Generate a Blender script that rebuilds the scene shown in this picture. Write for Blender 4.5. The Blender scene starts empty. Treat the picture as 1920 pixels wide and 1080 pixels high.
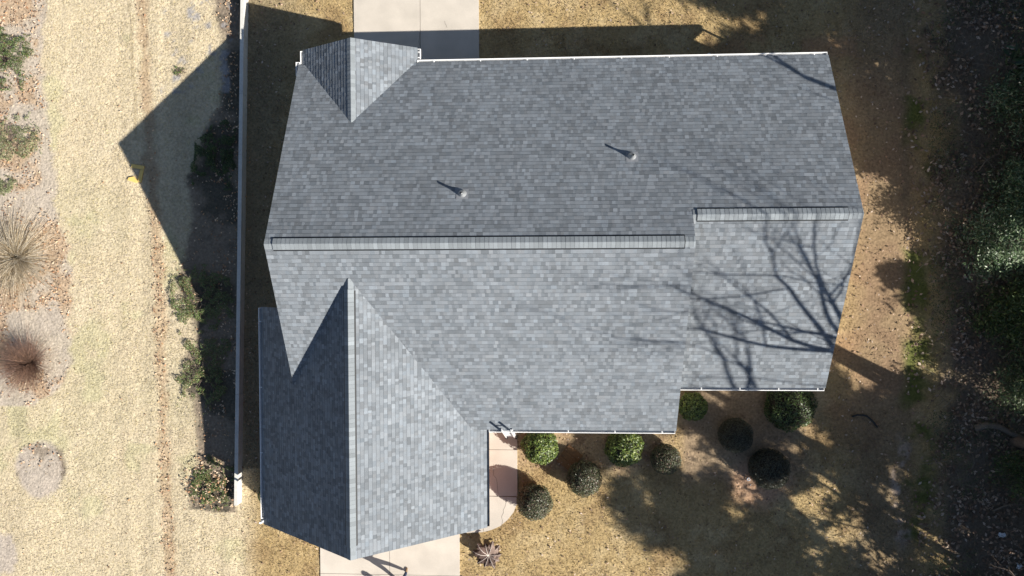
import bpy, math, random
import numpy as np
from mathutils import Vector, Matrix, Euler

random.seed(7)
rng = np.random.default_rng(7)
scene = bpy.context.scene
col = scene.collection

# ------------------------------------------------------------------ camera, sky, sun, exposure
CAM_H = 29.0
RX, RY, RZ = -0.0232, 0.0520, -0.0040
F = 1346.0
cam = bpy.data.cameras.new('camera')
cam.lens = F / 1920 * 36
cam.sensor_width = 36
cam.clip_start = 0.5
cam.clip_end = 3000
camo = bpy.data.objects.new('camera', cam)
camo.location = (0, 0, CAM_H)
camo.rotation_euler = (RX, RY, RZ)
col.objects.link(camo)
scene.camera = camo

SUN = np.array([1.383, -0.716, 1.0])
SUN /= np.linalg.norm(SUN)
elev = math.asin(SUN[2])
az = math.atan2(SUN[0], SUN[1])
w = bpy.data.worlds.new('World')
scene.world = w
w.use_nodes = True
nt = w.node_tree
bg = nt.nodes['Background']
sky = nt.nodes.new('ShaderNodeTexSky')
sky.sky_type = 'NISHITA'
sky.sun_disc = False
sky.sun_elevation = elev
sky.sun_rotation = az
sky.air_density = 1.0
sky.dust_density = 0.6
nt.links.new(sky.outputs[0], bg.inputs[0])
bg.inputs[1].default_value = 0.05
sl = bpy.data.lights.new('sun', 'SUN')
sl.energy = 5.0
sl.angle = math.radians(0.5)
sl.color = (1.0, 0.94, 0.84)
slo = bpy.data.objects.new('sun', sl)
slo.rotation_euler = Vector(SUN).to_track_quat('Z', 'Y').to_euler()
slo.location = (40, -20, 30)
col.objects.link(slo)
scene.view_settings.view_transform = 'Standard'
scene.view_settings.look = 'None'
scene.view_settings.gamma = 1
scene.view_settings.exposure = 1.05

# ------------------------------------------------------------------ survey helpers (photo pixel <-> place)
CM = np.array(Euler((RX, RY, RZ)).to_matrix())
def at(u, v, z=0.0):
    d = CM @ np.array([(u - 960) / F, (540 - v) / F, -1.0])
    t = (z - CAM_H) / d[2]
    return np.array([d[0] * t, d[1] * t, z])
def px(x, y, z=0.0):
    P = np.stack([x, y, np.zeros_like(x) + z - CAM_H], -1)
    q = P @ CM
    return 960 + F * q[..., 0] / -q[..., 2], 540 - F * q[..., 1] / -q[..., 2]

# ------------------------------------------------------------------ numpy noise
_lat = rng.random((256, 256))
def vnoise(x, y, s, o=0):
    x = np.asarray(x) / s + o * 17.3 + 1000; y = np.asarray(y) / s + o * 31.7 + 1000
    xi = np.floor(x).astype(int); yi = np.floor(y).astype(int)
    fx = x - xi; fy = y - yi
    fx = fx * fx * (3 - 2 * fx); fy = fy * fy * (3 - 2 * fy)
    g = lambda a, b: _lat[a & 255, b & 255]
    return (g(xi, yi) * (1 - fx) * (1 - fy) + g(xi + 1, yi) * fx * (1 - fy)
            + g(xi, yi + 1) * (1 - fx) * fy + g(xi + 1, yi + 1) * fx * fy)
def fbm(x, y, s, o=0, n=4):
    t = 0; a = .5; m = 0
    for i in range(n):
        t = t + a * vnoise(x, y, s, o + i); m += a; a *= .55; s *= .5
    return t / m
def sstep(a, b, x):
    t = np.clip((x - a) / (b - a + 1e-9), 0, 1)
    return t * t * (3 - 2 * t)

# ------------------------------------------------------------------ object helpers
def link(o, parent=None):
    col.objects.link(o)
    if parent is not None: o.parent = parent
    return o
def tag(o, label=None, cat=None, group=None, kind=None):
    if label: o['label'] = label
    if cat: o['category'] = cat
    if group: o['group'] = group
    if kind: o['kind'] = kind
    return o
def empty(name, loc=(0, 0, 0), rz=0):
    o = bpy.data.objects.new(name, None)
    o.empty_display_size = .2
    o.location = loc; o.rotation_euler = (0, 0, rz)
    return link(o)
def mesh_np(name, V, Fc, mat, parent=None, fcol=None, vcol=None, smooth=False, mats=None, midx=None):
    V = np.asarray(V, np.float32); Fc = np.asarray(Fc, np.int32)
    k = Fc.shape[1]
    me = bpy.data.meshes.new(name)
    me.vertices.add(len(V)); me.vertices.foreach_set('co', V.ravel())
    me.loops.add(Fc.size); me.loops.foreach_set('vertex_index', Fc.ravel())
    me.polygons.add(len(Fc))
    me.polygons.foreach_set('loop_start', np.arange(0, Fc.size, k, dtype=np.int32))
    me.polygons.foreach_set('loop_total', np.full(len(Fc), k, np.int32))
    me.polygons.foreach_set('use_smooth', np.full(len(Fc), smooth))
    for m in (mats or [mat]): me.materials.append(m)
    if midx is not None: me.polygons.foreach_set('material_index', np.asarray(midx, np.int32))
    if fcol is not None:
        a = me.attributes.new('tint', 'FLOAT_COLOR', 'FACE')
        c = np.ones((len(Fc), 4), np.float32); c[:, :3] = fcol
        a.data.foreach_set('color', c.ravel())
    if vcol is not None:
        a = me.attributes.new('tint', 'FLOAT_COLOR', 'POINT')
        c = np.ones((len(V), 4), np.float32); c[:, :3] = vcol
        a.data.foreach_set('color', c.ravel())
    me.update(calc_edges=True); me.validate()
    return link(bpy.data.objects.new(name, me), parent)

class MB:
    """collects polygons of one mesh"""
    def __init__(s): s.v = []; s.f = []; s.m = []
    def poly(s, pts, m=0):
        b = len(s.v); s.v += [tuple(p) for p in pts]; s.f.append(tuple(range(b, b + len(pts)))); s.m.append(m)
    def box(s, a, b, m=0):
        x0, y0, z0 = a; x1, y1, z1 = b
        P = [(x0, y0, z0), (x1, y0, z0), (x1, y1, z0), (x0, y1, z0), (x0, y0, z1), (x1, y0, z1), (x1, y1, z1), (x0, y1, z1)]
        n = len(s.v); s.v += P
        for q in ((0, 3, 2, 1), (4, 5, 6, 7), (0, 1, 5, 4), (1, 2, 6, 5), (2, 3, 7, 6), (3, 0, 4, 7)):
            s.f.append(tuple(n + i for i in q)); s.m.append(m)
    def prism(s, poly, z0, z1, m=0):
        """poly: counter-clockwise 2D points; z may be numbers or functions of (x,y)"""
        f0 = z0 if callable(z0) else (lambda x, y: z0); f1 = z1 if callable(z1) else (lambda x, y: z1)
        n = len(s.v); k = len(poly)
        s.v += [(x, y, f0(x, y)) for x, y in poly] + [(x, y, f1(x, y)) for x, y in poly]
        s.f.append(tuple(n + i for i in reversed(range(k)))); s.m.append(m)
        s.f.append(tuple(n + k + i for i in range(k))); s.m.append(m)
        for i in range(k):
            j = (i + 1) % k; s.f.append((n + i, n + j, n + k + j, n + k + i)); s.m.append(m)
    def tube(s, pts, rad, sides=8, m=0, cap=True):
        V, Fq = tube_np(pts, rad, sides)
        n = len(s.v); s.v += [tuple(p) for p in V]
        for q in Fq: s.f.append(tuple(int(n + i) for i in q)); s.m.append(m)
        if cap:
            s.f.append(tuple(n + i for i in reversed(range(sides)))); s.m.append(m)
            s.f.append(tuple(n + len(V) - sides + i for i in range(sides))); s.m.append(m)
    def build(s, name, mats, parent=None, smooth=False, bevel=0):
        me = bpy.data.meshes.new(name)
        me.from_pydata(s.v, [], s.f)
        if not isinstance(mats, (list, tuple)): mats = [mats]
        for m in mats: me.materials.append(m)
        me.polygons.foreach_set('material_index', s.m)
        me.polygons.foreach_set('use_smooth', [smooth] * len(s.f))
        me.update()
        o = link(bpy.data.objects.new(name, me), parent)
        if bevel:
            b = o.modifiers.new('bevel', 'BEVEL'); b.width = bevel; b.segments = 2; b.limit_method = 'ANGLE'
        return o
def tube_np(pts, rad, sides=6):
    P = np.asarray(pts, float); n = len(P)
    rad = np.broadcast_to(np.asarray(rad, float), (n,))
    T = np.gradient(P, axis=0); T /= np.linalg.norm(T, axis=1)[:, None] + 1e-9
    ref = np.array([.31, .17, .93]) if abs(T[0, 2]) < .8 else np.array([.93, .2, .1])
    A = np.cross(T, ref); A /= np.linalg.norm(A, axis=1)[:, None] + 1e-9
    B = np.cross(T, A)
    th = np.arange(sides) * 2 * math.pi / sides
    V = P[:, None] + rad[:, None, None] * (np.cos(th)[None, :, None] * A[:, None] + np.sin(th)[None, :, None] * B[:, None])
    idx = np.arange(n * sides).reshape(n, sides)
    nx = np.roll(idx, -1, axis=1)
    Fq = np.stack([idx[:-1], nx[:-1], nx[1:], idx[1:]], -1).reshape(-1, 4)
    return V.reshape(-1, 3), Fq
def tubes_mesh(name, tl, mat, parent=None, tints=None):
    Vs = []; Fs = []; Cs = []; n = 0
    for i, (p, r, s) in enumerate(tl):
        V, Fq = tube_np(p, r, s); Vs.append(V); Fs.append(Fq + n); n += len(V)
        if tints is not None: Cs.append(np.tile(tints[i], (len(Fq), 1)))
    return mesh_np(name, np.concatenate(Vs), np.concatenate(Fs), mat, parent, fcol=np.concatenate(Cs) if tints is not None else None, smooth=True)

# ------------------------------------------------------------------ materials
def mat(name, base=(.5, .5, .5), rough=.8, attr=False, nscale=8, namp=.15, bump=0, bscale=60, spec=.3, metal=0, wide=0, widescale=.4, trans=0):
    m = bpy.data.materials.new(name); m.use_nodes = True
    t = m.node_tree; b = t.nodes['Principled BSDF']
    b.inputs['Roughness'].default_value = rough
    b.inputs['Specular IOR Level'].default_value = spec
    b.inputs['Metallic'].default_value = metal
    geo = t.nodes.new('ShaderNodeTexCoord')
    if attr:
        c = t.nodes.new('ShaderNodeAttribute'); c.attribute_name = 'tint'; src = c.outputs['Color']
    else:
        c = t.nodes.new('ShaderNodeRGB'); c.outputs[0].default_value = (*base, 1); src = c.outputs[0]
    def vary(src, scale, amp, detail=4):
        n = t.nodes.new('ShaderNodeTexNoise'); n.inputs['Scale'].default_value = scale; n.inputs['Detail'].default_value = detail
        t.links.new(geo.outputs['Object'], n.inputs['Vector'])
        r = t.nodes.new('ShaderNodeMapRange'); r.inputs['From Min'].default_value = .25; r.inputs['From Max'].default_value = .75
        r.inputs['To Min'].default_value = 1 - amp; r.inputs['To Max'].default_value = 1 + amp; r.clamp = False
        t.links.new(n.outputs['Fac'], r.inputs['Value'])
        mx = t.nodes.new('ShaderNodeVectorMath'); mx.operation = 'SCALE'
        t.links.new(src, mx.inputs[0]); t.links.new(r.outputs[0], mx.inputs['Scale'])
        return mx.outputs[0]
    if namp: src = vary(src, nscale, namp)
    if wide: src = vary(src, widescale, wide, 5)
    t.links.new(src, b.inputs['Base Color'])
    if bump:
        n = t.nodes.new('ShaderNodeTexNoise'); n.inputs['Scale'].default_value = bscale; n.inputs['Detail'].default_value = 5
        t.links.new(geo.outputs['Object'], n.inputs['Vector'])
        bm = t.nodes.new('ShaderNodeBump'); bm.inputs['Strength'].default_value = 1; bm.inputs['Distance'].default_value = bump
        t.links.new(n.outputs['Fac'], bm.inputs['Height']); t.links.new(bm.outputs[0], b.inputs['Normal'])
    if trans:
        tr = t.nodes.new('ShaderNodeBsdfTranslucent'); t.links.new(src, tr.inputs['Color'])
        ms = t.nodes.new('ShaderNodeMixShader'); ms.inputs[0].default_value = trans
        t.links.new(b.outputs[0], ms.inputs[1]); t.links.new(tr.outputs[0], ms.inputs[2])
        t.links.new(ms.outputs[0], t.nodes['Material Output'].inputs['Surface'])
    return m
M = {}
M['ground'] = mat('ground', attr=True, rough=1, nscale=10, namp=.30, bump=.03, bscale=11, spec=.1)
M['concrete'] = mat('concrete', (.455, .415, .365), .85, nscale=30, namp=.07, wide=.12, widescale=1.1, bump=.001, bscale=120)
M['crack'] = mat('crack', (.12, .10, .085), .9)
M['shingle'] = mat('shingle', attr=True, rough=.9, nscale=90, namp=.22, wide=.07, widescale=.35, bump=.003, bscale=260, spec=.25)
M['white'] = mat('white_metal', (.80, .80, .80), .4, namp=.03)
M['fascia'] = mat('fascia_paint', (.72, .72, .70), .5, namp=.05)
M['dark'] = mat('dark_plastic', (.015, .017, .02), .6, namp=.1)
M['siding'] = mat('siding', (.46, .43, .38), .7, nscale=20, namp=.06)
M['brick'] = mat('brick_wall', (.30, .15, .11), .85, nscale=30, namp=.25)
M['glass'] = mat('window_glass', (.03, .04, .05), .08, namp=0, spec=.8)
M['lead'] = mat('lead_boot', (.42, .44, .46), .4, metal=.6, namp=.1)
M['leaf'] = mat('leaf', attr=True, rough=.45, namp=.1, nscale=30, spec=.5, trans=.18)
M['litter'] = mat('dry_leaf', attr=True, rough=.8, namp=.15, nscale=40, spec=.2, trans=.15)
M['blade'] = mat('grass_blade', attr=True, rough=.8, namp=0, spec=.2, trans=.2)
M['bark'] = mat('bark', (.13, .10, .08), .95, nscale=18, namp=.35, bump=.01, bscale=30)
M['twig'] = mat('twig', attr=True, rough=.85, namp=.1)
M['core'] = mat('dark_core', (.028, .024, .018), 1, nscale=25, namp=.5, bump=.03, bscale=30)
M['wallcap'] = mat('wall_timber', (.50, .49, .46), .8, nscale=10, namp=.10, wide=.12, widescale=1.3, bump=.002, bscale=60)
M['yellow'] = mat('yellow_plastic', (.68, .47, .15), .6, namp=.08)
M['hose'] = mat('black_rubber', (.02, .022, .025), .4, namp=.1)
M['alu'] = mat('ladder_aluminium', (.75, .76, .77), .35, metal=.3, namp=.05)
M['orange'] = mat('orange_rail', (.42, .17, .06), .55, namp=.12)
M['jeans'] = mat('denim', (.035, .05, .10), .9, nscale=60, namp=.2)
M['jacket'] = mat('jacket', (.02, .022, .035), .85, nscale=40, namp=.2)
M['greycoat'] = mat('grey_coat', (.10, .10, .11), .9, nscale=40, namp=.2)
M['skin'] = mat('skin', (.50, .30, .21), .5, namp=.05)
M['hair'] = mat('hair', (.03, .02, .015), .6, namp=.2)
M['shoe'] = mat('brown_leather', (.16, .10, .055), .6, namp=.15)
M['eye'] = mat('eye', (.02, .015, .01), .2, namp=0)
M['deadwood'] = mat('dead_wood', (.15, .125, .10), .9, nscale=18, namp=.25, bump=.008, bscale=30)
M['whiteplastic'] = mat('white_plastic', (.75, .77, .80), .4, namp=.05)
M['brownboard'] = mat('brown_board', (.22, .12, .055), .8, nscale=14, namp=.25)

# ------------------------------------------------------------------ house dimensions
S = .509
xW, xE, xM = -9.207, 9.904, 4.579
yN, yR, yR2, yS, yS2, zN = 7.600, .915, 1.788, -5.770, -4.200, 2.827
zR = zN + S * (yN - yR); zR2 = zN + S * (yN - yR2)
zS = zR - S * (yR - yS); zS2 = zR2 - S * (yR2 - yS2)
gW, gE, gY, gS, zG, gYn = -10.850, -2.385, -9.571, .765, 2.445, -1.297
gx = (gW + gE) / 2; zGr = zG + gS * (gE - gW) / 2; gYa = yR - (zR - zGr) / S
dW, dE, dY, dS, zD = -9.020, -4.830, 8.197, .60, 2.775
dx = (dW + dE) / 2; zDr = zD + dS * (dE - dW) / 2; dYa = yN - (zDr - zN) / S

house = empty('house', (0, 0, 0))
tag(house, 'large house with grey shingle roof and white gutters', 'house')

# ---- shingles: laminated tabs laid course by course
def shingle_plane(name, o, along, up, L, W, seed, parent, thick=.007, extra=.005):
    """o: lower corner, along: unit vector along the eave, up: unit vector up the slope"""
    r = np.random.default_rng(seed)
    o = np.array(o, float); along = np.array(along, float); up = np.array(up, float)
    nrm = np.cross(along, up); nrm *= np.sign(nrm[2])
    exp_ = .143; nc = int(math.ceil(W / exp_))
    V = []; Fq = []; C = []; n = 0
    for c in range(nc):
        a0 = c * exp_; a1 = min(a0 + exp_, W)
        xs = [0.0]; 
        while xs[-1] < L: xs.append(xs[-1] + r.choice([.085, .11, .13, .15, .19, .26], p=[.15, .25, .26, .18, .11, .05]) * r.uniform(.9, 1.1))
        xs = np.array(xs); xs[-1] = L
        k = len(xs) - 1
        ton = r.choice([.134, .150, .167, .182, .198, .218], size=k, p=[.13, .17, .20, .22, .18, .10]) * r.normal(1, .05, k)
        warm = r.normal(0, .010, k)
        for i in range(k):
            l, h = xs[i], xs[i + 1]
            t = thick + (extra if (r.random() < .5) else 0)
            s0 = r.normal(0, .002)
            A = o + along * l + up * (a0 + s0); B = o + along * h + up * (a0 + s0)
            D = o + along * l + up * (a1 + .012); E = o + along * h + up * (a1 + .012)
            V += [A + nrm * t, B + nrm * t, E + nrm * .001, D + nrm * .001, A - up * .014 + nrm * .0012, B - up * .014 + nrm * .0012]
            Fq += [(n, n + 1, n + 2, n + 3), (n + 4, n + 5, n + 1, n), (n + 4, n, n + 3, n + 4), (n + 5, n + 2, n + 1, n + 5)]
            g = ton[i]; cc = (g * (.885 + warm[i]), g * .985, g * (1.11 - warm[i]))
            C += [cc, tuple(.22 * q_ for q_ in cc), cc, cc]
            n += 6
    V = np.array(V); Fq = np.array(Fq); C = np.array(C)
    q = Fq[:, 0] != Fq[:, 3]
    # butt and face quads in one mesh, the small side slivers are left to the overlap
    return mesh_np(name, V, Fq[q], M['shingle'], parent, fcol=C[q])
def plane_from(name, p0, p1, top, seed, thick=.007, extra=.005):
    """rectangle with eave p0->p1 and ridge edge through top (above p0)"""
    p0, p1, top = map(lambda a: np.array(a, float), (p0, p1, top))
    al = p1 - p0; L = np.linalg.norm(al); up = top - p0; W = np.linalg.norm(up)
    return shingle_plane(name, p0, al / L, up / W, L, W, seed, house, thick, extra)

OV = .012   # shingles overhang the deck a little
plane_from('roof_slope', (xW, yN + .03, zN - .015), (xM, yN + .03, zN - .015), (xW, yR, zR), 1, .006, .004)
plane_from('roof_slope', (xM, yN + .03, zN - .015), (xE, yN + .03, zN - .015), (xM, yR2, zR2), 2, .006, .004)
# strip of the north slope between the two ridges, left section only
plane_from('roof_slope', (xM, yS - .03, zS - .015), (xW, yS - .03, zS - .015), (xM, yR, zR), 3)
plane_from('roof_slope', (xE, yS2 - .03, zS2 - .015), (xM - .15, yS2 - .03, zS2 - .015), (xE, yR2, zR2), 4)
plane_from('roof_slope', (gW - .03, gYn, zG - .02), (gW - .03, gY, zG - .02), (gx, gYn, zGr), 5, .001, .003)
plane_from('roof_slope', (gE + .03, gY, zG - .02), (gE + .03, gYa - .05, zG - .02), (gx, gY, zGr), 6)
plane_from('roof_slope', (gx - 1.75, gYa - .02, zGr - 1.75 * gS), (gx - 1.75, gYn, zGr - 1.75 * gS), (gx, gYa - .02, zGr), 66, .002, .003)
plane_from('roof_slope', (dW - .03, dY, zD - .015), (dW - .03, dYa + .02, zD - .015), (dx, dY, zDr), 7, .009, .004)
plane_from('roof_slope', (dE + .03, dYa + .02, zD - .015), (dE + .03, dY, zD - .015), (dx, dYa + .02, zDr), 8)

# ---- decks with fascia / rake boards (white edges)
T = .16
def deck(poly, zf, name='roof_deck'):
    b = MB(); b.prism(poly, lambda x, y: zf(x, y) - T, lambda x, y: zf(x, y) - .012)
    return b.build(name, M['fascia'], house)
nf = lambda x, y: zN + S * (yN - y)
sf = lambda x, y: zR - S * (yR - y)
sf2 = lambda x, y: zR2 - S * (yR2 - y)
e = .012
deck([(xW + e, yR), (xM - e, yR), (xM - e, yN), (xW + e, yN)], nf)
deck([(xM - e, yR2), (xE - e, yR2), (xE - e, yN), (xM - e, yN)], nf)
deck([(xW + e, yS), (xM - e, yS), (xM - e, yR), (xW + e, yR)], sf)
deck([(xM - .2, yS2), (xE - e, yS2), (xE - e, yR2), (xM - .2, yR2)], sf2)
deck([(gW, gY + e), (gx, gY + e), (gx, gYn - e), (gW, gYn - e)], lambda x, y: zG + gS * (x - gW))
deck([(gx, gY + e), (gE, gY + e), (gE, gYa - 2.6), (gx, gYa)], lambda x, y: zG + gS * (gE - x))
deck([(dW, dYa + 1.0), (dx, dYa), (dx, dY - e), (dW, dY - e)], lambda x, y: zD + dS * (x - dW))
deck([(dx, dYa), (dE, dYa + 1.0), (dE, dY - e), (dx, dY - e)], lambda x, y: zD + dS * (dE - x))

# ---- walls
def wallbox(pts, ztop, m, name='wall'):
    b = MB(); b.prism(pts, 0, ztop); return b.build(name, m, house)
ins = .35
def zmain(x, y): return min(nf(x, y), sf(x, y)) - T - .02
def zmain2(x, y): return min(nf(x, y), sf2(x, y)) - T - .02
def block(x0, x1, y0, y1, yr, zf, m):
    # a gabled block: the two halves butt at the ridge
    b = MB(); b.prism([(x0, y0), (x1, y0), (x1, yr), (x0, yr)], 0, zf); b.prism([(x0, yr), (x1, yr), (x1, y1), (x0, y1)], 0, zf)
    return b.build('wall', m, house)
block(xW + .25, xM - .22, yS + ins + .1, yN - ins - .1, yR, zmain, M['siding'])
block(xM - .22, xE - .25, yS2 + ins + .1, yN - ins - .1, yR2, zmain2, M['siding'])
zg = lambda x, y: min(zG + gS * (x - gW), zG + gS * (gE - x)) - T - .02
b = MB(); b.prism([(gW + ins, gY + .12), (gx, gY + .12), (gx, yS + .3), (gW + ins, yS + .3)], 0, zg)
b.prism([(gx, gY + .12), (gE - ins, gY + .12), (gE - ins, yS + .3), (gx, yS + .3)], 0, zg)
b.prism([(gW + ins, yS + .3), (xW + .25, yS + .3), (xW + .25, gYn - .2), (gW + ins, gYn - .2)], 0, zg)
b.build('wall', M['brick'], house)
zd = lambda x, y: min(zD + dS * (x - dW), zD + dS * (dE - x)) - T - .02
for xx, yy in ((dW + .3, dY - .35), (dE - .3, dY - .35)):
    b = MB(); b.box((xx - .1, yy - .1, 0), (xx + .1, yy + .1, zD - T)); b.build('porch_post', M['fascia'], house)
b = MB(); b.prism([(dW + .2, dY - .2), (dx, dY - .2), (dx, dY - .1), (dW + .2, dY - .1)], zD - T - .02, zd)
b.prism([(dx, dY - .2), (dE - .2, dY - .2), (dE - .2, dY - .1), (dx, dY - .1)], zD - T - .02, zd); b.build('gable_panel', M['siding'], house)

# windows and doors on the walls under the eaves
def window(x, y, z, w_, h_, ax, out):
    b = MB(); g = MB()
    def bx(mb, a0, a1, z0, z1, d0, d1):
        d0, d1 = sorted((d0 * out, d1 * out))
        if ax == 'x': mb.box((x + a0, y + d0, z0), (x + a1, y + d1, z1))
        else: mb.box((x + d0, y + a0, z0), (x + d1, y + a1, z1))
    h2 = w_ / 2
    bx(b, -h2, -h2 + .07, z, z + h_, -.02, .05); bx(b, h2 - .07, h2, z, z + h_, -.02, .05)
    bx(b, -h2 + .07, h2 - .07, z, z + .07, -.02, .05); bx(b, -h2 + .07, h2 - .07, z + h_ - .07, z + h_, -.02, .05)
    bx(b, -h2 + .07, h2 - .07, z + h_ / 2 - .025, z + h_ / 2 + .025, -.02, .04)
    bx(g, -h2 + .06, h2 - .06, z + .06, z + h_ - .06, -.02, .015)
    f = b.build('window', M['white'], house); g.build('pane', M['glass'], f)
for x in (-1.0, 1.2, 3.2): window(x, yS + ins + .1, .9, .9, 1.3, 'x', -1)
for x in (5.9, 8.2): window(x, yS2 + ins + .1, .9, .9, 1.3, 'x', -1)
for y in (-2.0, 2.2, 5.2): window(xE - .25, y, .9, .9, 1.3, 'y', 1)
for x in (-1.5, 1.5, 5.0, 8.0): window(x, yN - ins - .1, .9, 1.0, 1.2, 'x', 1)
window(xW + .25, 3.5, .9, .9, 1.3, 'y', -1)
b = MB(); b.box((gx - 2.45, gY + .06, 0), (gx + 2.45, gY + .14, 2.15))
for i in range(1, 4): b.box((gx - 2.4, gY + .045, i * .53 - .012), (gx + 2.4, gY + .06, i * .53 + .012))
b.build('garage_door', M['fascia'], house)
b = MB(); b.box((gE - ins - .02, -8.0, .05), (gE - ins + .04, -7.1, 2.1)); b.box((gE - ins + .04, -7.95, .9), (gE - ins + .09, -7.9, 1.0)); b.build('side_door', M['orange'], house)

# ---- gutters: open U channels with hangers
def gutter(p0, p1, outv, side=M['white'], w_=.125, hang=1.7, first=.6):
    p0 = np.array(p0, float); p1 = np.array(p1, float); L = np.linalg.norm(p1 - p0); d = (p1 - p0) / L
    o = np.array(outv, float); up = np.array([0, 0, 1.])
    b = MB()
    def bar(a, c, o0, o1, z0, z1, m=0):
        P = [p0 + d * s_ + o * q + up * z for z in (z0, z1) for (s_, q) in ((a, o0), (c, o0), (c, o1), (a, o1))]
        n = len(b.v); b.v += [tuple(x) for x in P]
        for q in ((0, 3, 2, 1), (4, 5, 6, 7), (0, 1, 5, 4), (1, 2, 6, 5), (2, 3, 7, 6), (3, 0, 4, 7)): b.f.append(tuple(n + i for i in q)); b.m.append(m)
    bar(0, L, .0, .008, -.13, -.012); bar(0, L, .008, w_ - .01, -.13, -.12, 1)
    bar(0, L, w_ - .01, w_ + .012, -.13, -.02)
    bar(-.012, 0, 0, w_ + .012, -.13, -.02); bar(L, L + .012, 0, w_ + .012, -.13, -.02)
    s_ = first
    while s_ < L - .1:
        bar(s_ - .015, s_ + .015, -.03, w_ - .01, -.03, -.022); s_ += hang
    return b.build('gutter', [side, M['lead']], house)
gutter((dE + .05, yN + .005, zN), (xE - .05, yN + .005, zN), (0, 1, 0))
gutter((gE + .16, yS - .005, zS), (xM - .05, yS - .005, zS), (0, -1, 0), first=2.9)
gutter((xM + .02, yS2 - .005, zS2), (xE - .05, yS2 - .005, zS2), (0, -1, 0), first=.9, hang=1.38)
gutter((gW - .005, gYn - .05, zG), (gW - .005, gY + .05, zG), (-1, 0, 0), first=.5, hang=2.5)
gutter((gE + .005, gY + .05, zG), (gE + .005, yS - .05, zG), (1, 0, 0), side=M['dark'], w_=.10, first=.45, hang=1.2)
gutter((dW - .005, dY - .05, zD), (dW - .005, yN + .02, zD), (-1, 0, 0), hang=5)
gutter((dE + .005, yN + .14, zD), (dE + .005, dY - .05, zD), (1, 0, 0), hang=.2, first=.1)
gutter((xW + .02, yN - .35, zN - .03), (xW + .02, yN + .14, zN - .03), (-1, 0, 0), hang=5)
for (x, y) in ((xE - .15, yN + .06), (gW - .07, gY + .12), (xW - .02, yN - .2)):
    b = MB(); b.box((x - .04, y - .03, .1), (x + .04, y + .03, zN - .16)); b.build('downspout', M['white'], house)

# ---- ridge caps and ridge vents
def ridge(p0, p1, sl0, sl1, vent0, vent1, seed, w_=.165, lift=.05):
    """caps every 14 cm across the ridge; between vent0..vent1 they sit on a raised vent"""
    r = np.random.default_rng(seed)
    p0 = np.array(p0, float); p1 = np.array(p1, float); L = np.linalg.norm(p1 - p0); d = (p1 - p0) / L
    sd = np.cross(d, (0, 0, 1.)); sd /= np.linalg.norm(sd)
    V = []; Fq = []; C = []; n = 0
    k = int(L / .143)
    for i in range(k + 1):
        a = i * .143; c = min(a + (.138 if vent0 < a < vent1 else .15), L)
        if c <= a: break
        if r.random() < .1: a += .004
        mid = (a + c) / 2
        z = lift if vent0 < mid < vent1 else .014
        ww = w_ + (.02 if z > .02 else 0)
        prof = [(-ww, -ww * sl0), (-ww * .55, -ww * .55 * sl0 - .002), (-.004, -.006), (.004, -.006), (ww * .55, -ww * .55 * sl1 - .002), (ww, -ww * sl1)]
        g = r.choice([.19, .205, .22, .235], p=[.2, .3, .3, .2]) * r.normal(1, .05)
        cc = (g * .90, g, g * 1.09)
        P = []
        for (s_, zz) in ((a, z + .007), (c, z + .0005)):
            for (q, h) in prof: P.append(p0 + d * s_ + sd * q + np.array([0, 0, h + zz]))
        for (q, h) in prof: P.append(p0 + d * a + sd * q + np.array([0, 0, h + z - .006]))
        V += P
        for j in range(5):
            Fq.append((n + j, n + j + 1, n + 7 + j, n + 6 + j)); C.append(cc)
            Fq.append((n + 12 + j, n + 13 + j, n + 1 + j, n + j)); C.append(cc)
        n += 18
    cap = mesh_np('ridge_cap', V, Fq, M['shingle'], house, fcol=np.array(C))
    if vent1 > vent0:
        b = MB(); ww = w_ + .055
        for (s0, s1, sl) in ((-ww, 0, sl0), (0, ww, sl1)):
            Q = []
            for s_ in (vent0, vent1):
                for q in (s0, s1):
                    base = -abs(q) * sl
                    for h in (base - .02, base + lift * (.5 if q else 1) - .006): Q.append(tuple(p0 + d * s_ + sd * q + np.array([0, 0, h])))
            m_ = len(b.v); b.v += Q
            for f in ((0, 1, 3, 2), (4, 6, 7, 5), (0, 4, 5, 1), (2, 3, 7, 6), (1, 5, 7, 3)): b.f.append(tuple(m_ + i for i in f)); b.m.append(0)
        b.build('ridge_vent', M['dark'], cap)
ridge((xW, yR, zR), (xM, yR, zR), S, S, .28, xM - xW - .32, 21)
ridge((xM, yR2, zR2), (xE, yR2, zR2), S, S, .14, xE - xM - .45, 22)
ridge((gx, gY, zGr), (gx, gYa - .05, zGr), gS, gS, .45, gYa - gY - .45, 23, w_=.15)
ridge((dx, dY, zDr), (dx, dYa + .02, zDr), dS, dS, 0, 0, 24, w_=.14)

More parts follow.
